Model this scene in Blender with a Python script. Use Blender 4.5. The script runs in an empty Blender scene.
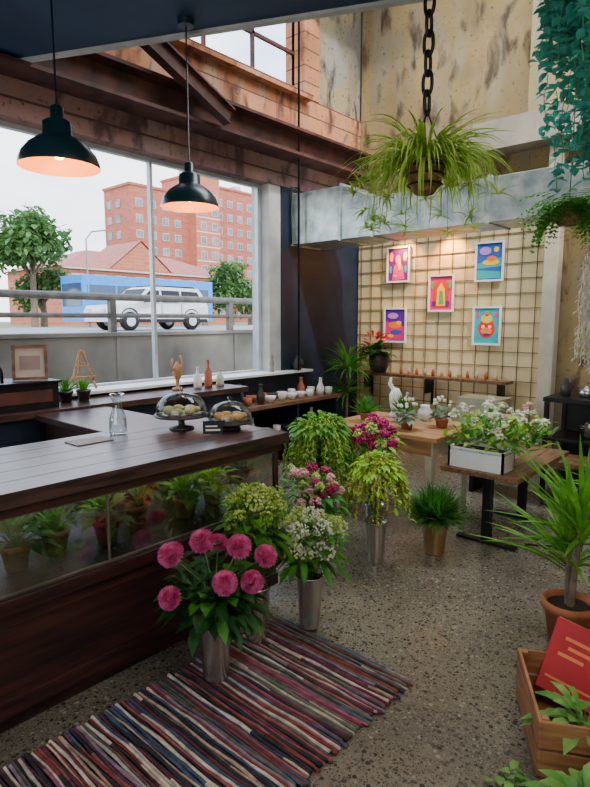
import bpy, math, random
from mathutils import Vector, Matrix
random.seed(7)
R=random.uniform
Z=Vector((0,0,1))
scene=bpy.context.scene

# ---------------------------------------------------------------- materials
def base_mat(name):
    m=bpy.data.materials.new(name); m.use_nodes=True
    nt=m.node_tree; nt.nodes.clear()
    out=nt.nodes.new('ShaderNodeOutputMaterial')
    return m,nt,out
def M(name,c1,c2=None,rough=.6,metal=0,scale=6,stretch=(1,1,1),bump=0,transl=0,detail=4,lo=.35,hi=.65,emit=0,coat=0):
    m,nt,out=base_mat(name); N=nt.nodes; Lk=nt.links
    p=N.new('ShaderNodeBsdfPrincipled')
    p.inputs['Roughness'].default_value=rough; p.inputs['Metallic'].default_value=metal
    if coat: p.inputs['Coat Weight'].default_value=coat
    c1=tuple(c1)+(1,); c2=(tuple(c2)+(1,)) if c2 else tuple(min(1,x*1.15) for x in c1[:3])+(1,)
    tc=N.new('ShaderNodeTexCoord'); mp=N.new('ShaderNodeMapping'); mp.inputs['Scale'].default_value=stretch
    no=N.new('ShaderNodeTexNoise'); no.inputs['Scale'].default_value=scale; no.inputs['Detail'].default_value=detail
    rp=N.new('ShaderNodeValToRGB'); rp.color_ramp.elements[0].position=lo; rp.color_ramp.elements[1].position=hi
    rp.color_ramp.elements[0].color=c1; rp.color_ramp.elements[1].color=c2
    Lk.new(tc.outputs['Object'],mp.inputs[0]); Lk.new(mp.outputs[0],no.inputs['Vector'])
    Lk.new(no.outputs['Fac'],rp.inputs[0]); Lk.new(rp.outputs[0],p.inputs['Base Color'])
    if bump:
        b=N.new('ShaderNodeBump'); b.inputs['Strength'].default_value=bump; b.inputs['Distance'].default_value=.01
        Lk.new(no.outputs['Fac'],b.inputs['Height']); Lk.new(b.outputs[0],p.inputs['Normal'])
    if emit:
        p.inputs['Emission Color'].default_value=c1; p.inputs['Emission Strength'].default_value=emit
    if transl:
        t=N.new('ShaderNodeBsdfTranslucent'); Lk.new(rp.outputs[0],t.inputs[0])
        mx=N.new('ShaderNodeMixShader'); mx.inputs[0].default_value=transl
        Lk.new(p.outputs[0],mx.inputs[1]); Lk.new(t.outputs[0],mx.inputs[2]); Lk.new(mx.outputs[0],out.inputs[0])
    else: Lk.new(p.outputs[0],out.inputs[0])
    return m
def weathered(name,base,light,dark,patch,lines=0):
    m,nt,out=base_mat(name); N=nt.nodes; Lk=nt.links
    p=N.new('ShaderNodeBsdfPrincipled'); p.inputs['Roughness'].default_value=.92
    tc=N.new('ShaderNodeTexCoord')
    def noise(scale,stretch,detail,lo,hi,dist=0):
        mp=N.new('ShaderNodeMapping'); mp.inputs['Scale'].default_value=stretch; Lk.new(tc.outputs['Object'],mp.inputs[0])
        n=N.new('ShaderNodeTexNoise'); n.inputs['Scale'].default_value=scale; n.inputs['Detail'].default_value=detail; n.inputs['Distortion'].default_value=dist
        Lk.new(mp.outputs[0],n.inputs['Vector']); r=N.new('ShaderNodeMapRange'); r.inputs['From Min'].default_value=lo; r.inputs['From Max'].default_value=hi
        Lk.new(n.outputs['Fac'],r.inputs['Value']); return r.outputs[0],n.outputs['Fac']
    def mix(f,a,b):
        x=N.new('ShaderNodeMixRGB'); Lk.new(f,x.inputs[0])
        if isinstance(a,tuple): x.inputs[1].default_value=a+(1,)
        else: Lk.new(a,x.inputs[1])
        x.inputs[2].default_value=b+(1,); return x.outputs[0]
    f1,_=noise(1.1,(1,1,1),8,.38,.62); c=mix(f1,base,light)
    f2,_=noise(1.4,(2.2,2.2,.5),9,.50,.64,.6); c=mix(f2,c,patch)
    f3,h3=noise(3.5,(1.5,1.5,.6),10,.54,.66,.4); c=mix(f3,c,dark)
    f4,_=noise(22,(1,1,1),6,.60,.72); c=mix(f4,c,dark)
    if lines:
        s=N.new('ShaderNodeSeparateXYZ'); Lk.new(tc.outputs['Object'],s.inputs[0])
        a=N.new('ShaderNodeMath'); a.operation='FRACT'; b2=N.new('ShaderNodeMath'); b2.operation='MULTIPLY'; b2.inputs[1].default_value=lines
        Lk.new(s.outputs[2],b2.inputs[0]); Lk.new(b2.outputs[0],a.inputs[0]); g=N.new('ShaderNodeMath'); g.operation='LESS_THAN'; g.inputs[1].default_value=.08; Lk.new(a.outputs[0],g.inputs[0])
        c=mix(g.outputs[0],c,dark)
    Lk.new(c,p.inputs['Base Color'])
    bp=N.new('ShaderNodeBump'); bp.inputs['Strength'].default_value=.5; bp.inputs['Distance'].default_value=.02; Lk.new(h3,bp.inputs['Height']); Lk.new(bp.outputs[0],p.inputs['Normal'])
    Lk.new(p.outputs[0],out.inputs[0]); return m
def glass(name,tint=(1,1,1),k=1.0,base=0.0):
    m,nt,out=base_mat(name); N=nt.nodes; Lk=nt.links
    t=N.new('ShaderNodeBsdfTransparent'); t.inputs[0].default_value=tuple(tint)+(1,)
    g=N.new('ShaderNodeBsdfGlossy'); g.inputs['Roughness'].default_value=.03
    fr=N.new('ShaderNodeLayerWeight'); fr.inputs[0].default_value=.25
    mu=N.new('ShaderNodeMath'); mu.operation='MULTIPLY_ADD'; mu.inputs[1].default_value=k; mu.inputs[2].default_value=base; mu.use_clamp=True
    mx=N.new('ShaderNodeMixShader')
    Lk.new(fr.outputs['Fresnel'],mu.inputs[0]); Lk.new(mu.outputs[0],mx.inputs[0]); Lk.new(t.outputs[0],mx.inputs[1]); Lk.new(g.outputs[0],mx.inputs[2])
    Lk.new(mx.outputs[0],out.inputs[0]); return m
def terrazzo(name):
    m,nt,out=base_mat(name); N=nt.nodes; Lk=nt.links
    p=N.new('ShaderNodeBsdfPrincipled'); p.inputs['Roughness'].default_value=.24
    tc=N.new('ShaderNodeTexCoord')
    def chips(scale,cols,e0,prev):
        v=N.new('ShaderNodeTexVoronoi'); v.inputs['Scale'].default_value=scale
        Lk.new(tc.outputs['Object'],v.inputs['Vector'])
        sep=N.new('ShaderNodeSeparateColor'); Lk.new(v.outputs['Color'],sep.inputs[0])
        rp=N.new('ShaderNodeValToRGB'); e=rp.color_ramp.elements
        e[0].position=0; e[0].color=cols[0]+(1,); e[1].position=.85; e[1].color=cols[-1]+(1,)
        k=len(cols)
        for i,c in enumerate(cols[1:-1]): x=e.new((i+1)*.85/(k-1)); x.color=c+(1,)
        rp.color_ramp.interpolation='CONSTANT'; Lk.new(sep.outputs[0],rp.inputs[0])
        th=N.new('ShaderNodeMath'); th.operation='MULTIPLY_ADD'; th.inputs[1].default_value=.35; th.inputs[2].default_value=e0
        Lk.new(sep.outputs[1],th.inputs[0])
        lt=N.new('ShaderNodeMath'); lt.operation='LESS_THAN'; Lk.new(v.outputs['Distance'],lt.inputs[0]); Lk.new(th.outputs[0],lt.inputs[1])
        mx=N.new('ShaderNodeMixRGB'); Lk.new(lt.outputs[0],mx.inputs[0]); Lk.new(prev,mx.inputs[1]); Lk.new(rp.outputs[0],mx.inputs[2])
        return mx.outputs[0]
    n=N.new('ShaderNodeTexNoise'); n.inputs['Scale'].default_value=1.3; n.inputs['Detail'].default_value=6
    Lk.new(tc.outputs['Object'],n.inputs['Vector'])
    r2=N.new('ShaderNodeValToRGB'); r2.color_ramp.elements[0].color=(.125,.105,.075,1); r2.color_ramp.elements[1].color=(.26,.22,.16,1)
    r2.color_ramp.elements[0].position=.35; r2.color_ramp.elements[1].position=.65
    Lk.new(n.outputs['Fac'],r2.inputs[0])
    a=chips(120,[(.05,.042,.033),(.18,.155,.115),(.09,.077,.058),(.28,.245,.18)],.22,r2.outputs[0])
    c=chips(50,[(.035,.03,.025),(.06,.05,.04),(.135,.11,.08),(.21,.18,.13),(.075,.065,.05),(.30,.265,.195)],.16,a)
    Lk.new(c,p.inputs['Base Color'])
    Lk.new(p.outputs[0],out.inputs[0]); return m
def brickmat(name,c1,c2,mort,w,h):
    m,nt,out=base_mat(name); N=nt.nodes; Lk=nt.links
    p=N.new('ShaderNodeBsdfPrincipled'); p.inputs['Roughness'].default_value=.85
    tc=N.new('ShaderNodeTexCoord'); s=N.new('ShaderNodeSeparateXYZ'); c=N.new('ShaderNodeCombineXYZ')
    ad=N.new('ShaderNodeMath'); ad.operation='ADD'
    Lk.new(tc.outputs['Object'],s.inputs[0]); Lk.new(s.outputs[0],ad.inputs[0]); Lk.new(s.outputs[1],ad.inputs[1])
    Lk.new(ad.outputs[0],c.inputs[0]); Lk.new(s.outputs[2],c.inputs[1])
    b=N.new('ShaderNodeTexBrick'); b.inputs['Color1'].default_value=c1+(1,); b.inputs['Color2'].default_value=c2+(1,); b.inputs['Mortar'].default_value=mort+(1,)
    b.inputs['Scale'].default_value=1; b.inputs['Brick Width'].default_value=w; b.inputs['Row Height'].default_value=h; b.inputs['Mortar Size'].default_value=h*.08
    Lk.new(c.outputs[0],b.inputs['Vector']); Lk.new(b.outputs[0],p.inputs['Base Color']); Lk.new(p.outputs[0],out.inputs[0]); return m

navy=M('navy_paint',(.007,.014,.032),(.015,.026,.055),rough=.5,scale=3)
navyc=M('navy_ceiling',(.004,.026,.075),(.009,.04,.10),rough=.6,scale=3)
cream=M('cream_wall',(.58,.46,.23),(.74,.61,.34),scale=2.5)
oldconc=weathered('aged_concrete',(.22,.155,.065),(.36,.26,.115),(.07,.048,.028),(.26,.22,.145))
peel=weathered('peeling_plaster',(.17,.155,.12),(.36,.28,.16),(.05,.045,.04),(.27,.28,.26))
pinkconc=weathered('board_formed_concrete',(.36,.14,.065),(.60,.26,.12),(.12,.05,.035),(.42,.26,.18),5.5)
mauve=weathered('mauve_concrete',(.20,.10,.10),(.34,.19,.16),(.09,.05,.05),(.28,.19,.18),4)
greyc=M('grey_concrete',(.20,.18,.14),(.38,.34,.27),rough=.9,scale=2,detail=8)
palec=M('pale_plaster',(.42,.42,.40),(.58,.57,.53),rough=.8,scale=4)
rust=M('rusty_steel',(.035,.013,.012),(.12,.038,.028),rough=.7,scale=5,detail=8)
white=M('white_paint',(.74,.74,.72),(.82,.82,.80),rough=.5)
alu=M('aluminium_frame',(.46,.50,.53),(.58,.61,.63),rough=.4,metal=.3)
galv=M('galvanised_steel',(.24,.31,.31),(.54,.60,.56),rough=.36,metal=.6,scale=7,detail=6)
blackm=M('black_metal',(.008,.008,.009),(.018,.018,.018),rough=.45,metal=.4)
wirem=M('grid_wire',(.07,.045,.025),(.13,.085,.045),rough=.6)
ctop=M('worn_counter_top',(.022,.011,.012),(.12,.062,.052),rough=.30,scale=5,stretch=(9,.7,6),detail=8,bump=.15,lo=.35,hi=.75)
cwood=M('dark_red_wood',(.013,.0045,.005),(.065,.017,.013),rough=.5,scale=4,stretch=(6,.6,7),detail=8,bump=.2)
wood=M('table_wood',(.28,.13,.05),(.52,.27,.11),rough=.5,scale=4,stretch=(.8,8,6),detail=6)
bwood=M('brown_plank',(.11,.05,.025),(.25,.125,.06),rough=.45,scale=4,stretch=(8,.8,6),detail=6)
cratew=M('crate_wood',(.24,.09,.035),(.46,.21,.08),rough=.6,scale=5,stretch=(1,1,9),detail=6)
creamw=M('cream_painted_wood',(.50,.45,.32),(.62,.56,.42),rough=.5)
terra=M('terracotta',(.34,.10,.04),(.50,.18,.08),rough=.8,scale=8)
soil=M('soil',(.02,.013,.008),(.06,.04,.025),rough=1,scale=40)
steelb=M('brushed_bucket_metal',(.30,.27,.23),(.74,.70,.62),rough=.25,metal=.85,scale=5,stretch=(3,3,.3))
copper=M('copper_bucket',(.55,.30,.14),(.74,.48,.26),rough=.3,metal=.8)
coir=M('coir_basket',(.13,.065,.025),(.30,.16,.065),rough=1,scale=30,bump=.6)
clear=glass('window_glass',(.97,.985,.985),.4)
dglass=glass('display_glass',(.74,.80,.78),1.6,.22)
dome_g=glass('dome_glass',(.97,.985,.98),1.0,.03)
ceram=M('white_ceramic',(.75,.73,.68),(.82,.80,.76),rough=.3)
darkcer=M('dark_ceramic',(.03,.03,.03),(.07,.06,.05),rough=.35)
lampo=M('lamp_enamel',(.004,.020,.028),(.008,.032,.042),rough=.3)
lampi=M('lamp_inner_copper',(.75,.27,.07),(.88,.38,.12),rough=.4)
bulbm=M('bulb_glow',(1,.72,.4),rough=.3,emit=12)
G={}
def leafm(n,a,b,t=.35): G[n]=M('leaf_'+n,a,b,rough=.5,scale=9,transl=t,lo=.3,hi=.7)
leafm('dark',(.008,.055,.008),(.03,.16,.018)); leafm('mid',(.03,.17,.012),(.10,.36,.025))
leafm('lime',(.20,.44,.015),(.46,.70,.06)); leafm('spider',(.16,.36,.02),(.58,.72,.12)); leafm('teal',(.015,.27,.22),(.12,.66,.55))
leafm('grey',(.16,.24,.14),(.34,.42,.28))
leafm('tree',(.04,.11,.03),(.15,.28,.07)); leafm('dry',(.72,.68,.55),(.85,.82,.70)); leafm('variegated',(.05,.26,.03),(.34,.62,.14))
leafm('bush',(.05,.24,.01),(.20,.48,.03))
pinkp=M('petal_pink',(.60,.03,.20),(.90,.22,.48),rough=.6,scale=30,transl=.3)
magp=M('petal_magenta',(.42,.005,.12),(.78,.03,.28),rough=.6,scale=20,transl=.3)
palep=M('petal_pale_pink',(.85,.38,.42),(.92,.66,.62),rough=.6,scale=20,transl=.3)
whitep=M('petal_white',(.74,.77,.55),(.90,.90,.75),rough=.6,scale=20,transl=.3)
limep=M('petal_lime',(.46,.62,.10),(.74,.82,.30),rough=.6,scale=20,transl=.3)
amar=M('amaranth_lime',(.24,.46,.03),(.58,.74,.14),rough=.7,scale=12,transl=.3)
amar2=M('amaranth_gold',(.42,.46,.04),(.76,.74,.16),rough=.7,scale=12,transl=.3)
redp=M('petal_red',(.6,.03,.03),(.8,.08,.08),rough=.6,scale=20,transl=.3)
stemm=M('stem_green',(.06,.16,.03),(.12,.25,.06),rough=.6)
trunkm=M('bark',(.10,.065,.04),(.22,.16,.11),rough=.9,scale=12)

# ---------------------------------------------------------------- mesh builder
class MB:
    def __init__(s): s.v=[];s.f=[];s.m=[];s.s=[]
    def add(s,vs,fs,m=0,sm=False):
        o=len(s.v); s.v+=[tuple(v) for v in vs]
        for f in fs: s.f.append([i+o for i in f]); s.m.append(m); s.s.append(sm)
    def box(s,x0,x1,y0,y1,z0,z1,m=0,T=None):
        vs=[Vector((x,y,z)) for z in (z0,z1) for y in (y0,y1) for x in (x0,x1)]
        if T: vs=[T@v for v in vs]
        s.add(vs,[(0,2,3,1),(4,5,7,6),(0,1,5,4),(2,6,7,3),(0,4,6,2),(1,3,7,5)],m)
    def poly(s,pts,z0,z1,m=0):
        n=len(pts); vs=[(x,y,z0) for x,y in pts]+[(x,y,z1) for x,y in pts]
        s.add(vs,[tuple(range(n-1,-1,-1)),tuple(range(n,2*n))]+[(i,(i+1)%n,n+(i+1)%n,n+i) for i in range(n)],m)
    def lathe(s,c,prof,n=24,m=0,sm=True,T=None):
        vs=[];fs=[];c=Vector(c)
        for r,z in prof:
            for i in range(n):
                a=2*math.pi*i/n; v=Vector((max(r,.0004)*math.cos(a),max(r,.0004)*math.sin(a),z))
                vs.append(c+(T@v if T else v))
        for j in range(len(prof)-1):
            for i in range(n):
                k=(i+1)%n; fs.append((j*n+i,j*n+k,(j+1)*n+k,(j+1)*n+i))
        s.add(vs,fs,m,sm)
    def tube(s,pts,r,n=6,m=0,closed=False,ref=None):
        pts=[Vector(p) for p in pts]; L=len(pts); vs=[];fs=[]
        for i,p in enumerate(pts):
            if closed: t=pts[(i+1)%L]-pts[i-1]
            else: t=pts[min(i+1,L-1)]-pts[max(i-1,0)]
            t.normalize(); rf=ref or (Z if abs(t.z)<.9 else Vector((1,0,0)))
            u=t.cross(rf).normalized(); w=t.cross(u).normalized()
            rr=r[i] if isinstance(r,(list,tuple)) else r
            for k in range(n):
                a=2*math.pi*k/n; vs.append(p+u*math.cos(a)*rr+w*math.sin(a)*rr)
        for i in range(L if closed else L-1):
            j=(i+1)%L
            for k in range(n):
                q=(k+1)%n; fs.append((i*n+k,i*n+q,j*n+q,j*n+k))
        if not closed: fs+= [tuple(range(n)),tuple((L-1)*n+k for k in range(n))]
        s.add(vs,fs,m,True)
    def ball(s,c,r,m=0,sq=1,n=8):
        s.lathe(c,[(r*math.sin(math.pi*j/(n//2)),-r*sq*math.cos(math.pi*j/(n//2))) for j in range(n//2+1)],n,m)
    def octa(s,c,r,m=0):
        x,y,z=c; s.add([(x+r,y,z),(x-r,y,z),(x,y+r,z),(x,y-r,z),(x,y,z+r),(x,y,z-r)],
            [(0,2,4),(2,1,4),(1,3,4),(3,0,4),(2,0,5),(1,2,5),(3,1,5),(0,3,5)],m,True)
    def leaf(s,p,d,L,w,m=0,up=None,fold=.15,droop=.25):
        p=Vector(p); d=Vector(d).normalized(); sd=d.cross(up or Z)
        if sd.length<.05: sd=d.cross(Vector((1,0,0)))
        sd.normalize(); nr=sd.cross(d)
        def C(f): return p+d*L*f-Z*(droop*L*f*f)
        vs=[p]
        for f,g in ((.28,.85),(.62,.9)):
            c=C(f); vs+=[c,c+sd*w*.5*g+nr*fold*w*g,c-sd*w*.5*g+nr*fold*w*g]
        vs.append(C(1))
        s.add(vs,[(0,2,1),(0,1,3),(1,2,5,4),(3,1,4,6),(4,5,7),(6,4,7)],m,True)
    def blade(s,p,az,el,L,w,bend,n=6,m=0,fold=.25,tw=0):
        p=Vector(p); vs=[];fs=[]
        for i in range(n+1):
            f=i/n; e=el-bend*f
            d=Vector((math.cos(az)*math.cos(e),math.sin(az)*math.cos(e),math.sin(e)))
            sd=Vector((-math.sin(az+tw),math.cos(az+tw),0)); nr=d.cross(sd)
            ww=w*.5*min(1,.55+f*2)*(1-f**3)+.0004
            vs+=[p+sd*ww,p-nr*ww*fold*2,p-sd*ww]
            p=p+d*(L/n)
        for i in range(n):
            a=i*3; fs+=[(a,a+1,a+4,a+3),(a+1,a+2,a+5,a+4)]
        s.add(vs,fs,m,True)
    def pot(s,x,y,z,r,h,m=0,ms=1,taper=.72,rim=True):
        pr=[(0,0),(r*taper,0),(r*.97,h*.8)]
        if rim: pr+=[(r*1.06,h*.8),(r*1.08,h)]
        else: pr+=[(r,h)]
        pr+=[(r*.92,h),(r*.86,h*.86)]
        s.lathe((x,y,z),pr,24,m); s.lathe((x,y,z),[(r*.9,h*.87),(0,h*.87)],24,ms)
    def clampz(s,z): s.v=[(a,b_,max(c,z)) for a,b_,c in s.v]
    def clampbox(s,x0,x1,y0,y1,z0,z1): s.v=[(min(max(a,x0),x1),min(max(b_,y0),y1),min(max(c,z0),z1)) for a,b_,c in s.v]
    def obj(s,name,mats,bevel=0):
        xs=[v[0] for v in s.v];ys=[v[1] for v in s.v];zs=[v[2] for v in s.v]
        c=Vector(((min(xs)+max(xs))/2,(min(ys)+max(ys))/2,min(zs)))
        me=bpy.data.meshes.new(name); me.from_pydata([tuple(Vector(v)-c) for v in s.v],[],s.f)
        for m in mats: me.materials.append(m)
        me.polygons.foreach_set('material_index',s.m); me.polygons.foreach_set('use_smooth',s.s); me.update()
        o=bpy.data.objects.new(name,me); scene.collection.objects.link(o); o.location=c
        if bevel:
            b=o.modifiers.new('bev','BEVEL'); b.width=bevel; b.segments=2; b.limit_method='ANGLE'
        return o
def rdir(zmin=-1,zmax=1):
    a=R(0,6.283); z=R(zmin,zmax); q=math.sqrt(max(0,1-z*z)); return Vector((q*math.cos(a),q*math.sin(a),z))

# ---------------------------------------------------------------- room shell
XW,YB=-4.6,6.5
b=MB(); b.box(-4.9,3.2,-3.2,6.8,-.12,0); b.obj('floor',[terrazzo('terrazzo_floor')])
WT=3.12
b=MB()
b.box(-4.9,XW,-3.2,6.8,0,.97,0); b.box(-4.9,XW,-3.2,-1,.97,WT,0); b.box(-4.9,XW,4.95,6.8,.97,WT,0)
b.box(-4.9,XW-.02,4.76,4.95,.97,WT,3)
b.box(-4.9,XW,-3.2,6.8,WT,3.45,1); b.box(-4.9,XW-.01,-3.2,6.8,3.45,4.2,2)
b.box(-4.9,XW,5.35,5.62,4.2,6,2); b.box(-4.9,XW-.04,5.62,6.8,4.2,6,4); b.box(-4.9,XW,-3.2,1.9,4.2,6,2); b.box(-4.9,XW,1.9,5.35,5.75,6,2)
b.box(XW,XW+.10,1.5,5.4,4.14,4.2,2)
b.obj('wall_left',[navy,mauve,pinkconc,palec,peel])
b=MB()
b.box(-4.6,3.2,YB,6.8,0,6,0)
b.box(-2.9,3.2,6.2,YB,3.42,3.72,1)
b.box(-2.35,-1.9,6.32,YB,3.72,6,0)
b.obj('wall_back',[oldconc,greyc])
b=MB(); b.box(3.0,3.2,-3.2,6.5,0,6); b.obj('wall_right',[cream])
b=MB(); b.box(-4.6,3.0,-3.2,-3.0,0,.9); b.box(-4.6,3.0,-3.2,-3.0,2.8,6); b.box(-4.6,-2.2,-3.2,-3,.9,2.8); b.box(2.0,3,-3.2,-3,.9,2.8); b.obj('wall_front',[cream])
b=MB()
E0=(-4.6,1.82); E1=(3.0,5.36)
b.poly([(-4.6,-3),(3.0,-3),E1,E0],3.45,3.62,0)
b.poly([(E0[0],E0[1]-.01),(E1[0],E1[1]-.01),(E1[0],E1[1]+.04),(E0[0],E0[1]+.04)],3.43,3.64,1)
b.obj('ceiling_soffit',[navyc,palec])
b=MB(); b.box(-4.9,3.2,-3.2,3.4,6,6.15); b.box(-4.9,3.2,6.0,6.8,6,6.15); b.box(-4.9,-3.8,3.4,6.0,6,6.15); b.box(1.5,3.2,3.4,6.0,6,6.15)
b.obj('ceiling',[greyc])
b=MB(); b.box(-4.58,-2.12,6.46,6.5,0,3.2); b.obj('trim_tiled_panel',[cream])
b=MB()
x=-4.52
while x<-2.13: b.box(x-.0035,x+.0035,6.442,6.449,.05,3.15); x+=.165
z=.08
while z<3.15: b.box(-4.57,-2.13,6.449,6.456,z-.0035,z+.0035); z+=.165
b.obj('wire_grid_panel',[wirem])
b=MB(); b.box(-2.1,-1.95,6.3,6.45,0,3.4); b.obj('trim_white_post',[creamw],.01)
b=MB()
for y0,y1 in ((-1,-.94),(3.275,3.305),(4.71,4.76)): b.box(-4.8,-4.75,y0,y1,.99,WT-.01,0)
b.box(-4.8,-4.74,-1,4.76,.97,1.02,0); b.box(-4.8,-4.74,-1,4.76,WT-.04,WT,0)
b.add([(-4.772,-.94,1.02),(-4.772,4.71,1.02),(-4.772,4.71,WT-.04),(-4.772,-.94,WT-.04)],[(0,1,2,3)],1)
b.obj('window_1',[alu,clear])
b=MB(); b.box(-4.74,-4.45,-1,5.35,.972,1.0,0); b.obj('trim_window_sill',[white],.004)
b=MB(); y=1.9
while y<5.36: b.box(-4.8,-4.76,y,y+.035,4.2,5.75); y+=.69
for z in (4.2,4.7,5.2,5.71): b.box(-4.8,-4.76,1.9,5.35,z,z+.035)
b.obj('window_2',[rust])
b=MB()
b.box(-4.59,-4.30,-3,6.45,3.66,3.69); b.box(-4.59,-4.30,-3,6.45,3.40,3.43); b.box(-4.47,-4.44,-3,6.45,3.43,3.66)
b.obj('steel_beam',[rust])
b=MB(); T=Matrix.Translation((-4.21,2.9,3.9))@Matrix.Rotation(math.radians(-24),4,'X')
b.box(-.05,.05,-1.0,1.0,-.08,-.065,0,T); b.box(-.05,.05,-1.0,1.0,.065,.08,0,T); b.box(-.008,.008,-1,1,-.065,.065,0,T); b.obj('steel_brace',[rust])
b=MB()
b.box(-4.58,-3.85,5.09,5.75,2.47,3.04,0)
vs=[(-3.85,5.09,2.47),(-3.85,5.75,2.47),(-3.85,5.75,3.04),(-3.85,5.09,3.04),(-3.45,5.09,2.47),(-3.45,5.6,2.47),(-3.45,5.6,2.86),(-3.45,5.09,2.86)]
b.add(vs,[(0,3,7,4),(3,2,6,7),(1,5,6,2),(0,4,5,1)],0)
b.box(-3.45,2.9,5.09,5.6,2.47,2.86,0)
for x in (-4.56,-3.86,-3.44,-2.2,-1.0,.2): 
    h=3.06 if x<-3.8 else 2.88
    b.box(x-.015,x+.015,5.075,5.6,2.455,h,0)
b.obj('air_duct',[galv],.004)
b=MB(); b.tube([(-4.40,5.02,6.0),(-4.40,5.02,1.005)],.012,8); 
b.tube([(-4.40,5.02,3.07),(-4.40,4.9,3.07),(-4.40,4.9,2.45),(-4.40,5.02,2.45)],.01,8)
b.obj('duct_support_rod',[blackm])

# ---------------------------------------------------------------- pendant lamps
def lamp(x,y,z):
    b=MB()
    pr=[(.2,0),(.197,.02),(.18,.06),(.145,.10),(.10,.13),(.075,.142),(.072,.20),(.05,.215),(.034,.222),(.033,.27),(.012,.285),(.0,.285)]
    pr=[(r*.93,h) for r,h in pr]
    b.lathe((x,y,z),pr,40,0)
    b.lathe((x,y,z),[(.186,0),(.18,.018),(.163,.056),(.13,.095),(.088,.122),(.0,.13)],40,1)
    b.tube([(x,y,z+.28),(x,y,3.44)],.005,6,0)
    b.lathe((x,y,3.44),[(.05,-.03),(.055,.008)],16,0); b.lathe((x,y,3.41),[(0,0),(.05,0)],16,0)
    b.ball((x,y,z+.07),.032,2,1.1,12)
    b.obj('pendant_lamp',[lampo,lampi,bulbm])
    l=bpy.data.lights.new('pendant_bulb','POINT'); l.energy=6; l.color=(1,.60,.28); l.shadow_soft_size=.04
    o=bpy.data.objects.new('pendant_bulb',l); scene.collection.objects.link(o); o.location=(x,y,z+.0)
lamp(-2.70,1.36,2.315); lamp(-3.03,2.39,2.32)

# ---------------------------------------------------------------- counter
b=MB()
b.box(-2.86,-2.20,-.6,2.25,0,.08,0)
b.box(-2.88,-2.17,-.65,2.28,.08,.50,0)
b.box(-2.17,-2.155,-.65,2.28,.08,.15,0); b.box(-2.17,-2.155,-.65,2.28,.44,.50,0)
b.box(-2.90,-2.13,-.67,2.30,.50,.555,0)
for x in (-2.88,-2.175):
    for y in (-.63,2.255): b.box(x,x+.025,y,y+.025,.555,.88,0)
b.box(-2.90,-2.14,-.66,2.30,.87,.91,0)
for k in range(5):
    w=.80/5; b.box(-2.92+k*w+.001,-2.92+(k+1)*w-.001,-.72,2.34+R(-.006,.006),.91,.97,1)
b.add([(-2.163,-.6,.555),(-2.163,2.255,.555),(-2.163,2.255,.87),(-2.163,-.6,.87)],[(0,1,2,3)],2)
b.add([(-2.855,2.268,.555),(-2.175,2.268,.555),(-2.175,2.268,.87),(-2.855,2.268,.87)],[(0,1,2,3)],2)
for y in (.30,1.22): b.box(-2.170,-2.156,y,y+.010,.555,.87,3)
b.box(-2.170,-2.154,-.6,2.26,.555,.567,3); b.box(-2.170,-2.154,-.6,2.26,.860,.872,3)
b.obj('shop_counter',[cwood,ctop,dglass,M('case_metal_trim',(.16,.13,.11),(.26,.22,.19),rough=.35,metal=.7)],.002)
b=MB(); b.box(-4.02,-2.93,1.75,2.3,.89,.93,1); b.box(-3.98,-2.95,1.8,2.25,.0,.89,0)
b.obj('counter_return',[cwood,ctop],.004)
b=MB(); b.box(-4.59,-4.03,-.9,3.85,.90,.95,1); b.box(-4.59,-4.08,-.9,3.8,0,.90,0)
b.obj('window_ledge_counter',[navy,ctop],.004)
b=MB(); b.box(-4.59,-4.08,3.9,5.45,.68,.72,1); 
for y in (3.92,4.7,5.41): b.box(-4.58,-4.12,y-.02,y+.02,0,.68,0)
b.box(-4.58,-4.12,3.92,5.41,.34,.37,0); b.box(-4.58,-4.56,3.92,5.41,.02,.68,0)
b.obj('display_shelf_unit',[navy,bwood],.004)

def broad(b,x,y,z,n,L,w,m,el=(.2,1.2),stem=.5):
    for i in range(n):
        a=R(0,6.283); e=R(*el); d=Vector((math.cos(a)*math.cos(e),math.sin(a)*math.cos(e),math.sin(e)))
        l=R(.6,1)*L; q=Vector((x,y,z))+d*l*stem
        b.tube([(x,y,z),q],.0025 if L<.3 else .004,4,m)
        b.leaf(q,d+Vector((0,0,-.3)),l*(1-stem)*1.3,w*R(.7,1.1),m,droop=.4)
def spiky(b,x,y,z,n,L,w,m,el=(.3,1.4),bend=(.2,.8)):
    for i in range(n): b.blade((x+R(-.005,.005),y+R(-.005,.005),z),R(0,6.283),R(*el),L*R(.6,1),w,R(*bend),5,m)
for (x,y,k,mm) in ((-2.40,.93,0,'mid'),(-2.44,1.12,1,'mid'),(-2.38,1.34,0,'bush'),(-2.46,1.56,1,'bush'),(-2.38,1.80,0,'bush'),(-2.44,2.04,0,'lime'),(-2.46,.66,0,'mid'),(-2.69,1.22,0,'dark'),(-2.69,1.72,0,'mid'),(-2.69,2.0,0,'lime')):
    b=MB(); b.pot(x,y,.556,.06,.11,0,1)
    if k: spiky(b,x,y,.65,36,.20,.015,2,(.5,1.5),(.2,.6))
    else: broad(b,x,y,.65,44,.2,.055,2,(.3,1.4))
    b.clampbox(-2.84,-2.19,0,2.25,.556,.858)
    b.obj('potted_plant',[terra,soil,G[mm]])

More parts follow.
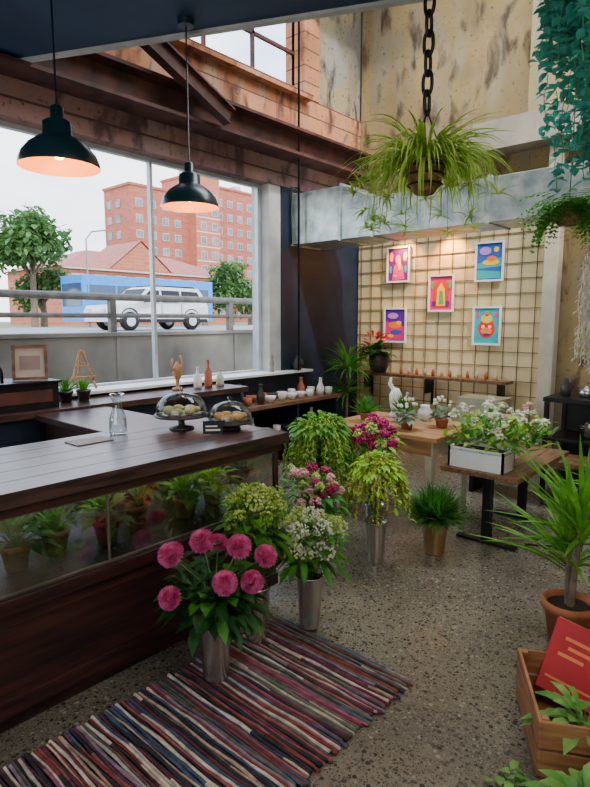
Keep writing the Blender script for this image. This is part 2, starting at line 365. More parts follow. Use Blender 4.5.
def cake_dome(x,y,z,r,h,food):
    b=MB()
    b.lathe((x,y,z),[(0,0),(r*.5,0),(r*.48,.012),(.02,.02),(.018,h),(r*1.05,h+.008),(r*1.08,h+.02),(0,h+.02)],32,0)
    t=h+.021
    b.lathe((x,y,z),[(r,t),(r,t+.035),(r*.93,t+r*.45),(r*.7,t+r*.72),(r*.35,t+r*.86),(0,t+r*.9)],32,1)
    b.ball((x,y,z+t+r*.9+.014),.016,1,1,10)
    for i in range(7):
        a=i*.9; b.ball((x+math.cos(a)*r*.55,y+math.sin(a)*r*.55,z+t+.025),.033,2,.6,10)
    b.obj('cake_dome',[darkcer,dome_g,food])
bun=M('pastry',(.40,.20,.06),(.6,.4,.15),rough=.7); bun2=M('green_pastry',(.25,.28,.08),(.5,.48,.22),rough=.7)
cake_dome(-2.66,2.0,.971,.145,.065,bun2); cake_dome(-2.44,2.18,.971,.125,.03,bun)
b=MB(); c=(-2.78,1.66,.971)
b.lathe(c,[(0,.004),(.045,0),(.048,.01),(.046,.09),(.025,.15),(.022,.18),(.038,.225)],28,0)
b.lathe(c,[(.044,.085),(0,.085)],24,1); b.lathe(c,[(.0365,.224),(.039,.226),(.0385,.222)],28,1)
b.obj('glass_carafe',[glass('carafe_glass',(.84,.90,.92),.6,.12),glass('water',(.88,.95,.97),1.0,.2)])
b=MB(); T=Matrix.Translation((-2.38,2.0,.972))@Matrix.Rotation(math.radians(50),4,'Z')@Matrix.Rotation(math.radians(-12),4,'X')
b.box(-.055,.055,-.003,.003,0.004,.075,0,T); b.box(-.04,.04,-.005,-.003,.02,.03,1,T); b.box(-.04,.025,-.005,-.003,.042,.05,1,T)
b.obj('price_sign',[blackm,white])
b=MB(); b.box(-2.80,-2.66,1.36,1.56,.971,.976,0); b.obj('paper_menu',[M('menu_paper',(.20,.17,.14),(.28,.24,.20))])

b=MB(); b.box(-4.5,-4.12,1.5,1.98,.951,1.14,0); b.box(-4.5,-4.1,1.48,2.0,1.14,1.155,0); b.box(-4.12,-4.115,1.55,1.93,1.0,1.09,1)
b.obj('coffee_grinder_box',[blackm,rust],.005)
def frame(b,T,w,h,fm,bg,t=.018,fw=.022):
    b.box(-w/2,w/2,-t,0,0,fw,fm,T); b.box(-w/2,w/2,-t,0,h-fw,h,fm,T); b.box(-w/2,-w/2+fw,-t,0,fw,h-fw,fm,T); b.box(w/2-fw,w/2,-t,0,fw,h-fw,fm,T)
    b.box(-w/2+fw,w/2-fw,-.008,-.002,fw,h-fw,bg,T)
b=MB(); T=Matrix.Translation((-4.22,1.82,1.158))@Matrix.Rotation(math.radians(62),4,'Z')@Matrix.Rotation(math.radians(-10),4,'X')
frame(b,T,.24,.26,0,1); b.box(-.07,.07,-.012,-.009,.08,.18,2,T); b.obj('framed_picture',[bwood,M('sepia_paper',(.5,.42,.36),(.62,.55,.48)),M('sepia_ink',(.28,.2,.2),(.38,.28,.27))])
b=MB(); pts=[(-4.12,1.42,.951),(-4.12,1.42,1.22)]+[(-4.12,1.42+.08-.08*math.cos(t),1.22+.09*math.sin(t)) for t in [i*.3 for i in range(1,11)]]+[(-4.12,1.58,1.16)]
b.tube(pts,.012,8); b.lathe((-4.12,1.42,.951),[(0,.02),(.035,.02),(.035,0)],16); b.tube([(-4.12,1.42,1.05),(-4.07,1.37,1.09)],.008,6)
b.obj('tap',[blackm])
for x,y,mm in ((-4.32,2.13,'mid'),(-4.3,2.27,'bush')):
    b=MB(); b.pot(x,y,.951,.055,.09,0,1); spiky(b,x,y,1.03,34,.15,.016,2,(.4,1.5),(.1,.4)); b.obj('potted_succulent',[darkcer,soil,G[mm]])
b=MB()
o=Vector((-4.58,2.42,1.0))
for dx_,dy_ in ((.0,-.12),(.0,.12),(-.12,0)): b.tube([o+Vector((dx_,dy_,0.006)),o+Vector((-.02,dy_*.1,.34))],.011,6)
b.box(o.x-.01,o.x+.02,o.y-.11,o.y+.11,1.1,1.118); b.box(o.x-.008,o.x+.004,o.y-.06,o.y+.06,1.2,1.212); b.obj('wooden_tabletop_easel',[wood])
b=MB(); c=(-4.3,3.2,.951); b.lathe(c,[(0,0),(.05,0),(.05,.02),(.015,.03),(.02,.1),(.05,.16),(.03,.22),(.01,.26),(0,.27)],16); 
b.tube([(-4.3,3.2,1.1),(-4.3,3.26,1.2),(-4.3,3.24,1.27)],.012,6); b.tube([(-4.3,3.2,1.1),(-4.3,3.13,1.17),(-4.3,3.15,1.25)],.012,6); b.obj('carved_wood_figurine',[wood])
for i,(y,h_) in enumerate(((3.42,.2),(3.55,.26),(3.7,.16))):
    b=MB(); b.lathe((-4.28,y,.951),[(0,0),(.035,0),(.04,.02),(.038,h_*.55),(.014,h_*.72),(.013,h_),(.017,h_+.005),(0,h_+.006)],18); b.obj('ceramic_bottle',[(ceram,terra,creamw)[i]])
b=MB(); b.lathe((-4.52,5.14,1.001),[(0,0),(.04,0),(.07,.06),(.065,.11),(.03,.15),(.035,.17),(.028,.17),(0,.15)],20); b.obj('dark_vase',[darkcer])
b=MB(); b.lathe((-4.55,4.72,1.001),[(0,0),(.03,0),(.022,.05),(.03,.1),(.018,.14),(.026,.18),(0,.21)],16); b.obj('stone_figurine',[greyc])
k=0
for row,(x0_,zz) in enumerate(((-4.18,.721),(-4.36,.721),(-4.22,.371))):
    y=3.99+row*.05
    while y<5.32:
        kind=(0,1,2,0,2,2,0,1)[k%8]; k+=1; x=x0_+R(-.02,.02)
        if zz<.5 and abs(y-4.7)<.09: y+=.12; continue
        b=MB()
        if kind==0: b.lathe((x,y,zz),[(0,0),(.03,0),(.043,.03),(.045,.085),(.041,.085),(.038,.03),(0,.01)],18); b.tube([(x,y+.043,zz+.065),(x,y+.068,zz+.055),(x,y+.062,zz+.03),(x,y+.038,zz+.022)],.006,6); nm='ceramic_cup'
        elif kind==1: b.lathe((x,y,zz),[(0,0),(.04,0),(.048,.09),(.02,.15),(.018,.2),(.024,.21),(0,.2)],18); nm='ceramic_bottle'
        else: b.lathe((x,y,zz),[(0,0),(.03,0),(.05,.03),(.065,.07),(.061,.07),(.047,.03),(0,.012)],20); nm='ceramic_bowl'
        b.obj(nm,[random.choice([ceram,ceram,ceram,creamw,terra,darkcer])]); y+=R(.15,.19)

# ---------------------------------------------------------------- back wall shelf, posters
b=MB(); b.box(-4.4,-2.4,6.22,6.43,.88,.915,0)
for x in (-4.3,-3.4,-2.5): b.box(x-.012,x+.012,6.24,6.434,.70,.88,1); b.box(x-.012,x+.012,6.40,6.434,.55,.70,1)
b.obj('wall_shelf',[bwood,blackm],.003)
b=MB()
for i in range(12):
    x=-3.80+i*.112; b.lathe((x,6.33,.916),[(0,0),(.018,0),(.022,.05),(.01,.065),(.012,.08),(0,.085)],12,i%2)
b.obj('small_shelf_jars',[terra,creamw])
pc={n:M('poster_'+n,c,rough=.6) for n,c in dict(mag=(.70,.01,.18),yel=(.9,.55,.02),pur=(.10,.01,.26),teal=(.005,.38,.42),blue=(.02,.09,.42),org=(.9,.20,.02),red=(.65,.015,.015),grn=(.06,.40,.08),lav=(.50,.22,.62)).items()}
pk=list(pc); pm=[white]+[pc[k] for k in pk]; I={k:i+1 for i,k in enumerate(pk)}
def ell(b,cx,cz,rx,rz,y,m,n=18): b.add([(cx+rx*math.cos(2*math.pi*i/n),y,cz+rz*math.sin(2*math.pi*i/n)) for i in range(n)],[tuple(range(n))],m)
def tri(b,pts,y,m): b.add([(x,y,z) for x,z in pts],[tuple(range(len(pts)))],m)
def poster(cx,cz,kind):
    b=MB(); w,h=.34,.45; T=Matrix.Translation((cx,6.438,cz-h/2))
    bg={1:'pur',2:'blue',3:'mag',4:'pur',5:'teal'}[kind]
    frame(b,T,w,h,0,I[bg],.02,.022); Y=6.428
    if kind==1:
        tri(b,[(cx-.09,cz-.19),(cx+.10,cz-.19),(cx+.07,cz-.02),(cx,cz+.06),(cx-.06,cz-.02)],Y,I['mag']); ell(b,cx,cz+.06,.04,.06,Y-.002,I['org']); ell(b,cx+.02,cz+.0,.02,.08,Y-.003,I['yel'])
        for s_ in (-1,1):
            ell(b,cx+s_*.10,cz+.10,.028,.06,Y-.001,I['yel' if s_>0 else 'org']); ell(b,cx+s_*.11,cz-.06,.02,.05,Y-.001,I['teal'])
        ell(b,cx-.04,cz-.14,.03,.02,Y-.003,I['lav'])
    elif kind==2:
        ell(b,cx-.05,cz+.12,.07,.045,Y-.001,I['lav']); tri(b,[(cx-.14,cz-.02),(cx+.14,cz+.04),(cx+.14,cz-.06),(cx-.14,cz-.08)],Y,I['teal']); ell(b,cx+.02,cz-.01,.10,.035,Y-.002,I['yel']); ell(b,cx+.03,cz+.03,.06,.03,Y-.003,I['org']); ell(b,cx+.08,cz+.13,.03,.03,Y-.003,I['yel']); tri(b,[(cx-.14,cz-.19),(cx+.14,cz-.19),(cx+.14,cz-.12),(cx-.14,cz-.09)],Y-.001,I['teal'])
    elif kind==3:
        tri(b,[(cx-.1,cz-.17),(cx+.1,cz-.17),(cx+.1,cz+.13),(cx,cz+.17),(cx-.1,cz+.13)],Y,I['red']); tri(b,[(cx-.06,cz-.15),(cx+.06,cz-.15),(cx+.05,cz+.05),(cx,cz+.13),(cx-.05,cz+.05)],Y-.001,I['yel']); tri(b,[(cx-.03,cz-.13),(cx+.04,cz-.13),(cx+.02,cz+.02),(cx-.02,cz+.04)],Y-.002,I['grn'])
        for s_ in (-1,1): ell(b,cx+s_*.115,cz+.1,.02,.05,Y-.003,I['grn']); ell(b,cx+s_*.09,cz-.12,.025,.03,Y-.003,I['pur'])
    elif kind==4:
        tri(b,[(cx-.14,cz-.19),(cx+.14,cz-.19),(cx+.14,cz-.02),(cx-.14,cz+.05)],Y,I['mag']); ell(b,cx+.0,cz+.0,.10,.045,Y-.001,I['org']); ell(b,cx+.02,cz-.09,.09,.03,Y-.001,I['blue']); ell(b,cx-.03,cz+.12,.08,.04,Y-.001,I['lav']); ell(b,cx+.06,cz+.03,.04,.025,Y-.002,I['yel']); ell(b,cx-.06,cz-.14,.05,.02,Y-.002,I['yel'])
    else:
        ell(b,cx,cz-.03,.10,.11,Y,I['red']); ell(b,cx,cz+.08,.07,.05,Y-.001,I['yel']); ell(b,cx,cz+.14,.025,.03,Y-.001,I['org']); ell(b,cx,cz-.06,.07,.04,Y-.002,I['org']); ell(b,cx-.04,cz-.01,.02,.02,Y-.003,0); ell(b,cx+.04,cz-.01,.02,.02,Y-.003,0); ell(b,cx,cz-.1,.04,.015,Y-.003,I['pur'])
        for s_ in (-1,1): ell(b,cx+s_*.11,cz+.13,.022,.03,Y-.001,I['mag'])
    b.obj('framed_poster',pm)
for a in ((-3.94,2.30,1),(-2.74,2.26,2),(-3.33,1.92,3),(-3.97,1.53,4),(-2.74,1.53,5)): poster(*a)
b=MB(); b.lathe((-4.12,6.30,.916),[(0,0),(.09,0),(.13,.1),(.135,.2),(.11,.27),(.1,.27),(.12,.2),(0,.19)],24,0)
broad(b,-4.12,6.18,1.14,70,.30,.085,1)
for i in range(20):
    d=rdir(.2,1); b.leaf(Vector((-4.12,6.2,1.24))+d*.17,d,.08,.05,2,droop=0)
b.clampbox(-4.57,-3.4,5.96,6.40,.916,2)
b.obj('potted_anthurium',[darkcer,G['dark'],redp])
b=MB(); b.pot(-4.15,5.64,0.001,.14,.3,0,1); b.tube([(-4.15,5.64,.2),(-4.15,5.64,.6),(-4.12,5.61,1.0)],.018,8,2)
spiky(b,-4.12,5.61,1.0,80,.46,.03,3,(.1,1.5),(.3,1.5)); spiky(b,-4.15,5.63,.7,40,.4,.028,3,(.0,1.2),(.3,1.5))
b.clampbox(-4.57,-3.4,5,5.95,.001,2)
b.obj('potted_palm',[darkcer,soil,trunkm,G['mid']])
b=MB(); b.box(-2.72,-2.25,5.68,6.0,0.03,.78,0); b.box(-2.70,-2.27,5.67,5.68,.42,.75,0); b.box(-2.70,-2.27,5.67,5.68,.07,.39,0); b.box(-2.55,-2.42,5.655,5.67,.58,.6,1)
for x in (-2.70,-2.30): b.box(x,x+.03,5.7,5.73,0,.03,1); b.box(x,x+.03,5.95,5.98,0,.03,1)
b.obj('cream_cabinet',[M('mint_cream',(.36,.38,.24),(.44,.46,.30),rough=.4),blackm],.006)
for x in (-3.85,-3.22):
    b=MB(); b.tube([(x,6.455,2.70),(x,6.30,2.74)],.01,8,0)
    Tm=Matrix.Rotation(math.radians(14),3,'X'); b.lathe((x,6.30,2.64),[(.045,0),(.05,.06),(.035,.12),(0,.125)],20,0,True,Tm); b.lathe((x,6.30,2.64),[(0,.03),(.04,.03)],16,1,True,Tm)
    b.obj('wall_spotlight',[blackm,bulbm])
    l=bpy.data.lights.new('wall_spot','SPOT'); l.energy=75; l.color=(1,.46,.10); l.spot_size=2.0; l.spot_blend=1; l.shadow_soft_size=.03
    o=bpy.data.objects.new('wall_spot',l); scene.collection.objects.link(o); o.location=(x,6.29,2.63); o.rotation_euler=(math.radians(18),0,0)

# ---------------------------------------------------------------- tables
b=MB(); x0,x1,y0,y1=-2.92,-1.90,3.67,4.45
for k in range(6):
    w=(y1-y0)/6; b.box(x0,x1,y0+k*w+.001,y0+(k+1)*w-.001,.715,.75,0)
b.box(x0+.06,x1-.06,y0+.05,y0+.07,.60,.715,0); b.box(x0+.06,x1-.06,y1-.07,y1-.05,.60,.715,1); b.box(x0+.05,x0+.07,y0+.05,y1-.05,.60,.715,1); b.box(x1-.07,x1-.05,y0+.05,y1-.05,.60,.715,1)
for x in (x0+.09,x1-.09):
    for y in (y0+.09,y1-.09):
        b.lathe((x,y,0),[(0,0),(.02,0),(.028,.3),(.04,.5),(.045,.62)],4,1,False,Matrix.Rotation(math.pi/4,3,'Z'))
b.obj('wooden_table',[wood,creamw],.004)
b=MB(); x0,x1,y0,y1=-1.86,-1.30,3.66,4.75
for k in range(4):
    w=(x1-x0)/4; b.box(x0+k*w+.001,x0+(k+1)*w-.001,y0,y1,.53,.565,0)
for y in (y0+.2,y1-.2):
    b.box(-1.61,-1.55,y-.03,y+.03,.02,.53,1); b.box(-1.80,-1.36,y-.03,y+.03,0,.02,1); b.box(-1.8,-1.36,y-.02,y+.02,.51,.53,1)
b.obj('cafe_table',[bwood,blackm],.003)
b=MB(); x0,x1,y0,y1=-2.3,-1.15,4.92,5.3
for k in range(3):
    w=(y1-y0)/3; b.box(x0,x1,y0+k*w+.003,y0+(k+1)*w-.003,.38,.42,0)
for x in (x0+.08,x1-.12): b.box(x,x+.04,y0+.04,y1-.04,0,.38,1)
b.obj('wooden_bench',[bwood,blackm],.003)
def crate(cx,cy,z,L,W,H,ang):
    b=MB(); T=Matrix.Translation((cx,cy,z))@Matrix.Rotation(ang,4,'Z'); t=.012
    for k in range(2):
        a=k*H/2+.004; c=(k+1)*H/2-.006
        b.box(-L/2,L/2,-W/2,-W/2+t,a,c,0,T); b.box(-L/2,L/2,W/2-t,W/2,a,c,0,T); b.box(-L/2,-L/2+t,-W/2+t,W/2-t,a,c,0,T); b.box(L/2-t,L/2,-W/2+t,W/2-t,a,c,0,T)
    for sx in (-1,1):
        for sy in (-1,1):
            X=sx*(L/2-t-.012); Yy=sy*(W/2-t-.012); b.box(X-.012,X+.012,Yy-.012,Yy+.012,0,H,0,T)
    b.box(-L/2+t,L/2-t,-W/2+t,W/2-t,.004,.014,0,T)
    return b,T
b=MB(); x0,x1,y0,y1=-1.82,-1.42,3.70,3.90
b.box(x0,x1,y0,y0+.015,.567,.71,0); b.box(x0,x1,y1-.015,y1,.567,.71,0); b.box(x0,x0+.015,y0,y1,.567,.71,0); b.box(x1-.015,x1,y0,y1,.567,.71,0); b.box(x0,x1,y0,y1,.69,.695,1)
for i in range(340):
    p=Vector((R(x0-.02,x1+.14),R(y0-.04,y1+.34),R(.70,.88))); d=rdir(.0,1); b.leaf(p,d,R(.07,.14),.035,random.choice([2,2,6]))
for i in range(75):
    c=Vector((R(x0-.03,x1+.17),R(y0-.05,y1+.34),R(.76,1.0))); mi=random.choice([3,4,3,5,3]); r=R(.016,.036)
    for k in range(18): b.leaf(c,rdir(-.3,1),r*1.4,r*.9,mi)
b.v=[(max(a,-1.885),c_,d_) for a,c_,d_ in b.v]
b.obj('flower_planter_box',[white,soil,G['mid'],whitep,palep,limep,G['lime']])
for x,y,k in ((-2.68,3.92,0),(-2.45,4.12,0),(-2.25,3.85,1),(-2.08,4.1,1)):
    b=MB(); b.pot(x,y,.751,.055,.08,0,1)
    if k==0: spiky(b,x,y,.82,70,.19,.022,2,(.2,1.5),(0,.3))
    else:
        broad(b,x,y,.82,40,.15,.05,2)
        for i in range(10): b.ball(Vector((x,y,.93))+rdir(0,1)*.07,.014,3)
    b.clampz(.751)
    b.obj('potted_succulent' if k==0 else 'potted_flower',[terra,soil,G['mid' if k==0 else 'grey'],whitep])
b=MB(); c=(-2.62,4.28,.751); b.lathe(c,[(0,0),(.05,0),(.055,.02),(.035,.05),(.05,.12),(.055,.2),(.03,.25),(.0,.26)],20)
b.tube([(-2.62,4.28,.85),(-2.55,4.32,.9),(-2.53,4.33,.97)],[.025,.02,.012],8); b.tube([(-2.62,4.28,.95),(-2.66,4.25,1.05),(-2.65,4.25,1.1)],[.02,.018,.01],8)
b.obj('white_ceramic_sculpture',[ceram])
b=MB(); c=(-2.34,4.3,.751); b.lathe(c,[(0,0),(.05,0),(.065,.04),(.06,.08),(.035,.11),(.04,.13),(.035,.13),(0,.11)],20); b.obj('white_vase',[ceram])

# ---------------------------------------------------------------- flower buckets
def bucket(b,x,y,r,h,m=0,ms=1,z=.001):
    b.lathe((x,y,z),[(0,0),(r*.72,0),(r*.74,.008),(r,h),(r*1.05,h+.004),(r*1.05,h-.008),(r*.97,h-.008),(r*.95,h-.05)],28,m)
    b.lathe((x,y,z),[(r*.95,h-.05),(0,h-.05)],28,ms)
def dahlia(b,c,n,r,m):
    # pom-pom head: cupped petals whose tips lie on a slightly flattened ball
    c=Vector(c); n=Vector(n).normalized(); K=150; ga=math.pi*(3-math.sqrt(5))
    for i in range(K):
        z=1-1.45*i/(K-1); q=math.sqrt(max(0,1-z*z)); a=ga*i
        u=n.orthogonal().normalized(); v=n.cross(u)
        d=(u*math.cos(a)+v*math.sin(a))*q+n*z*.85
        s_=.45+.55*min(1,i/(K*.55))
        up=(n-d.normalized()*n.dot(d.normalized()))
        if up.length<.1: up=u
        b.leaf(c+d*r*.42,d+n*.12,r*.60*R(.92,1.06),r*.36*s_,m,up=up.normalized(),fold=.45,droop=0)
    b.ball(c,r*.55,m,1,8)
def cluster(b,c,r,m,n=70,s=.010):
    for i in range(n): b.octa(Vector(c)+rdir(-.5,1)*r*R(.75,1),s*R(.7,1.2),m)
def stems(b,x,y,h,heads,ms,ml,leafL=.09,lw=.045,nl=6):
    for p in heads:
        p=Vector(p); q=Vector((x+R(-.03,.03),y+R(-.03,.03),h-.04)); mid=(p+q)/2+Vector((0,0,.05))
        mid.x=(mid.x+q.x)/2; mid.y=(mid.y+q.y)/2
        b.tube([q,mid,p],.004,5,ms)
        for i in range(nl):
            f=R(.3,.95); w=q.lerp(p,f); b.leaf(w,rdir(-.1,.9),leafL*R(.6,1.1),lw*R(.7,1.1),ml,droop=.4)
Rv=Vector((.748,.664,0)); Fv=Vector((-.664,.748,0))
bm=[steelb,soil,stemm,G['dark'],G['mid']]
RZ=.021
b=MB(); x,y=-1.83,1.53; bucket(b,x,y,.078,.27,z=RZ)
heads=[]; base=Vector((x,y,0))
for r,z,f in ((-.17,.62,-.08),(-.045,.655,-.02),(.115,.64,-.04),(-.16,.47,-.16),(.065,.53,-.15),(.17,.50,-.08),(.225,.58,.0),(.0,.58,.14),(-.2,.55,.1)):
    heads.append(base+Rv*r+Fv*f+Vector((0,0,z)))
stems(b,x,y,.27,heads,2,3,.11,.055,14)
for i in range(190):
    d=rdir(-.3,.7); b.leaf(base+Vector((0,0,.38))+Vector((d.x*.21*R(.3,1),d.y*.21*R(.3,1),d.z*.13)),d,R(.06,.12),.05,random.choice([3,3,4]),droop=.5)
for p in heads: dahlia(b,p,(p-base-Vector((0,0,.25)))+Vector((.3,-.4,.1))*.6,.054*R(.88,1.1),5)
b.obj('dahlia_bouquet',bm+[pinkp])
def clusterbouquet(name,x,y,br,bh,cz,sp,ht,n,mats,r=.04,s=.010,leafm='dark',nleaf=80,bmat=None,cn=60,z0=.001):
    b=MB(); bucket(b,x,y,br,bh,z=z0); heads=[]
    for i in range(n):
        d=rdir(-.4,1); heads.append(Vector((x+d.x*sp*R(.6,1),y+d.y*sp*R(.6,1),cz+d.z*ht*R(.7,1))))
    stems(b,x,y,bh,heads,2,3,.08,.035,5)
    for i in range(nleaf):
        d=rdir(-.6,.9); b.leaf((x+d.x*sp*R(.3,1),y+d.y*sp*R(.3,1),cz+d.z*ht-.05),d,R(.05,.11),.04,random.choice([3,4]),droop=.4)
    for i,p in enumerate(heads): cluster(b,p,r*R(.7,1.2),5+i%len(mats),cn,s)
    b.obj(name,[bmat or steelb,soil,stemm,G[leafm],G['mid']]+mats)
clusterbouquet('viburnum_bouquet',-1.91,1.86,.07,.28,.67,.15,.14,28,[limep,amar,amar,limep],.04,.008,'bush',120,z0=RZ)
clusterbouquet('hydrangea_bouquet',-1.79,2.13,.07,.28,.50,.19,.13,28,[whitep,limep,whitep],.048,.008,'bush',110,z0=RZ)
clusterbouquet('mixed_flower_bouquet',-2.24,2.66,.085,.28,.55,.21,.15,30,[palep,magp,limep,palep],.03,.009,'mid',130)
clusterbouquet('celosia_bouquet',-2.24,3.40,.07,.26,.76,.17,.13,26,[magp,magp,magp,limep],.042,.012,'lime',60)
def droop(name,x,y,br,bh,top,sp,n,ml,mt,bmat,L=(.25,.45)):
    b=MB(); bucket(b,x,y,br,bh)
    for i in range(n):
        a=R(0,6.283); rr=R(.25,1)*sp; c=Vector((math.cos(a),math.sin(a),0))
        p0=Vector((x,y,bh-.04)); tz=top+R(-.04,.03)-(rr/sp)**2*.08; p1=Vector((x,y,tz-.04))+c*rr*.45; p2=Vector((x,y,tz))+c*rr*.8
        l=R(*L)*(.5+.5*rr/sp)
        b.tube([p0,p1,p2],.003,4,2)
        q=p2.copy(); k=0; out=.014
        while k<l:
            b.octa(q+Vector((R(-.008,.008),R(-.008,.008),0)),R(.010,.017)*(1-.35*k/l),4); q+=c*out+Vector((0,0,-.012)); out*=.86; k+=.012
            if random.random()<.35: b.leaf(q,rdir(-.6,.2),R(.03,.06),.024,3)
    for i in range(220):
        d=rdir(-.1,1); b.leaf((x+d.x*sp*.8,y+d.y*sp*.8,top-.08+d.z*.1),d,R(.04,.09),.032,3,droop=.6)
    b.obj(name,[bmat,soil,stemm,G[ml],mt])
droop('lime_amaranth_bouquet',-2.53,3.12,.09,.3,.90,.21,110,'bush',amar,steelb,(.28,.5))
droop('amaranth_bouquet',-2.00,3.06,.07,.28,.70,.16,60,'lime',amar2,steelb,(.18,.34))
b=MB(); x,y=-1.78,3.46; bucket(b,x,y,.09,.27,0,1)
for i in range(1300):
    az=R(0,6.283); b.blade((x+R(-.06,.06),y+R(-.06,.06),.24),az,R(.1,1.5),R(.15,.28),.009,R(.1,.9),4,random.choice([2,3,3]))
b.obj('asparagus_fern_in_bucket',[copper,soil,G['dark'],G['mid']])
b=MB(); b.tube([(-1.35,4.0,.006),(-1.2,4.1,.006),(-1.1,4.35,.006),(-1.2,4.7,.006),(-1.1,5.2,.006)],.005,6); b.obj('power_cable',[blackm])

# ---------------------------------------------------------------- rag rug
pal=[(.09,.022,.03),(.022,.022,.028),(.23,.07,.07),(.38,.28,.21),(.045,.065,.11),(.26,.06,.12),(.11,.09,.08),(.48,.40,.33),(.09,.03,.055),(.17,.035,.03),(.20,.14,.18),(.035,.02,.02),(.06,.02,.035),(.30,.20,.14),(.12,.035,.05),(.08,.11,.08),(.38,.32,.28)]
rm=[M('rag_%d'%i,c,tuple(min(1,v*1.7) for v in c),rough=.95,scale=25,bump=.6) for i,c in enumerate(pal)]
b=MB(); y=-.3
while y<2.09:
    w=R(.009,.016); n=14; a=-2.0+R(-.012,.012); c=-1.16+R(-.018,.018); ph=R(0,6)
    pts=[(a+(c-a)*i/n,y+w/2+.004*math.sin(ph+i*.9),.010+.002*math.sin(ph*2+i*1.7)) for i in range(n+1)]
    c1=random.randrange(1,n-1) if random.random()<.6 else n
    b.tube(pts[:c1+1],w*.58,6,random.randrange(len(pal)))
    if c1<n: b.tube(pts[c1:],w*.58,6,random.randrange(len(pal)))
    y+=w*1.02
b.clampz(.001)
b.obj('rag_rug',rm)

# ---------------------------------------------------------------- hanging plant & chain
hx,hy=-1.56,2.79
b=MB()
z=3.44; k=0
while z>2.74:
    h,w=.050,.026
    ref=Vector((1,0,0)) if k%2 else Vector((0,1,0)); sd=Vector((0,1,0)) if k%2 else Vector((1,0,0))
    pts=[]
    for i in range(16):
        t=2*math.pi*i/16; pts.append(Vector((hx,hy,z-h))+sd*w*math.cos(t)+Z*(h*math.sin(t)+(.010 if math.sin(t)>0 else -.010)))
    b.tube(pts,.0095,8,0,True,ref); z-=.096; k+=1
zc=z+.01
for i in range(3):
    a=i*2.094+.4; b.tube([(hx,hy,zc),(hx+.1*math.cos(a),hy+.1*math.sin(a),2.42)],.0035,5,0)
pz=2.25
b.lathe((hx,hy,pz),[(0,0),(.05,.01),(.085,.06),(.105,.17),(.11,.175),(.1,.18),(.095,.16),(0,.15)],24,1)
for zz in (.05,.1,.14): b.lathe((hx,hy,pz+zz),[(.08+zz*.16,0),(.088+zz*.16,.006),(.08+zz*.16,.012)],24,0)
for i in range(420):
    az=R(0,6.283); b.blade((hx+.05*math.cos(az),hy+.05*math.sin(az),pz+.16),az,R(.1,1.25),R(.22,.50),R(.009,.017),R(1.2,2.9),8,2,tw=R(-.5,.5))
for i in range(26):
    az=R(0,6.283); e=Vector((math.cos(az),math.sin(az),0)); L=R(.2,.38); p=Vector((hx,hy,pz+.18)); pts=[p,p+e*L*.6+Z*.08,p+e*L+Z*(-.05),p+e*L*1.1+Z*R(-.34,-.12)]
    b.tube(pts,.002,4,2)
    for j in range(12): b.blade(pts[-1],R(0,6.283),R(-.2,1),R(.06,.13),.010,R(.5,1.5),4,2)
b.obj('hanging_spider_plant',[blackm,coir,G['spider']])
b=MB(); vx,vy=-.86,3.02
b.lathe((vx,vy,3.2),[(0,0),(.1,.01),(.14,.12),(.15,.2),(.13,.2),(0,.17)],20,1)
b.tube([(vx,vy,3.35),(vx,vy,3.45)],.01,6,0)
for i in range(80):
    az=R(0,6.283); rr=R(.05,.26); p=Vector((vx,vy,3.37)); q=p+Vector((math.cos(az)*rr,math.sin(az)*rr,R(-.05,.03))); L=R(.3,.95)*(1.15 if rr<.17 else .85); pts=[p,q]
    s_=.0; cur=q.copy()
    while s_<L:
        cur=cur+Vector((R(-.015,.015),R(-.015,.015),-.05)); pts.append(cur.copy()); s_+=.05
        for j in range(3): b.leaf(cur,rdir(-.6,.5),R(.04,.065),R(.032,.05),2,droop=.2)
    b.tube(pts,.002,4,0)
b.obj('hanging_teal_vine',[stemm,coir,G['teal']])
b=MB(); x,y=-1.0,3.36
b.lathe((x,y,2.10),[(0,0),(.05,.01),(.07,.05),(.075,.09),(.06,.09),(0,.08)],20,1); b.tube([(x,y,2.18),(x,y,3.45)],.003,5,0)
for i in range(150):
    az=R(0,6.283); el=R(-.2,1.0); L=R(.18,.34); n=10; p=Vector((x,y,2.18))
    for k in range(n):
        e=el-1.7*k/n; d=Vector((math.cos(az)*math.cos(e),math.sin(az)*math.cos(e),math.sin(e))); q=p+d*L/n; sd=Vector((-math.sin(az),math.cos(az),0))
        for sgn in (-1,1): b.leaf(p,sd*sgn+d*.4,.042*(1-k/n*.6),.018,2)
        p=q
b.obj('hanging_fern',[stemm,coir,G['mid']])
b=MB(); x,y=-.78,3.22; b.tube([(x,y,1.95),(x,y,3.45)],.002,5,0)
for i in range(300):
    az=R(0,6.283); rr=R(.0,.085); p=Vector((x+rr*math.cos(az),y+rr*math.sin(az),R(1.85,2.0))); pts=[(x,y,1.99),p]; cur=p
    for k in range(random.randint(4,9)):
        cur=cur+Vector((R(-.015,.015),R(-.015,.015),-.055)); pts.append(cur)
        b.leaf(cur,rdir(-1,0),.035,.008,1); b.leaf(cur,rdir(-1,0),.035,.008,1)
    b.tube(pts,.002,4,1)
b.obj('hanging_air_plant',[stemm,G['dry']])

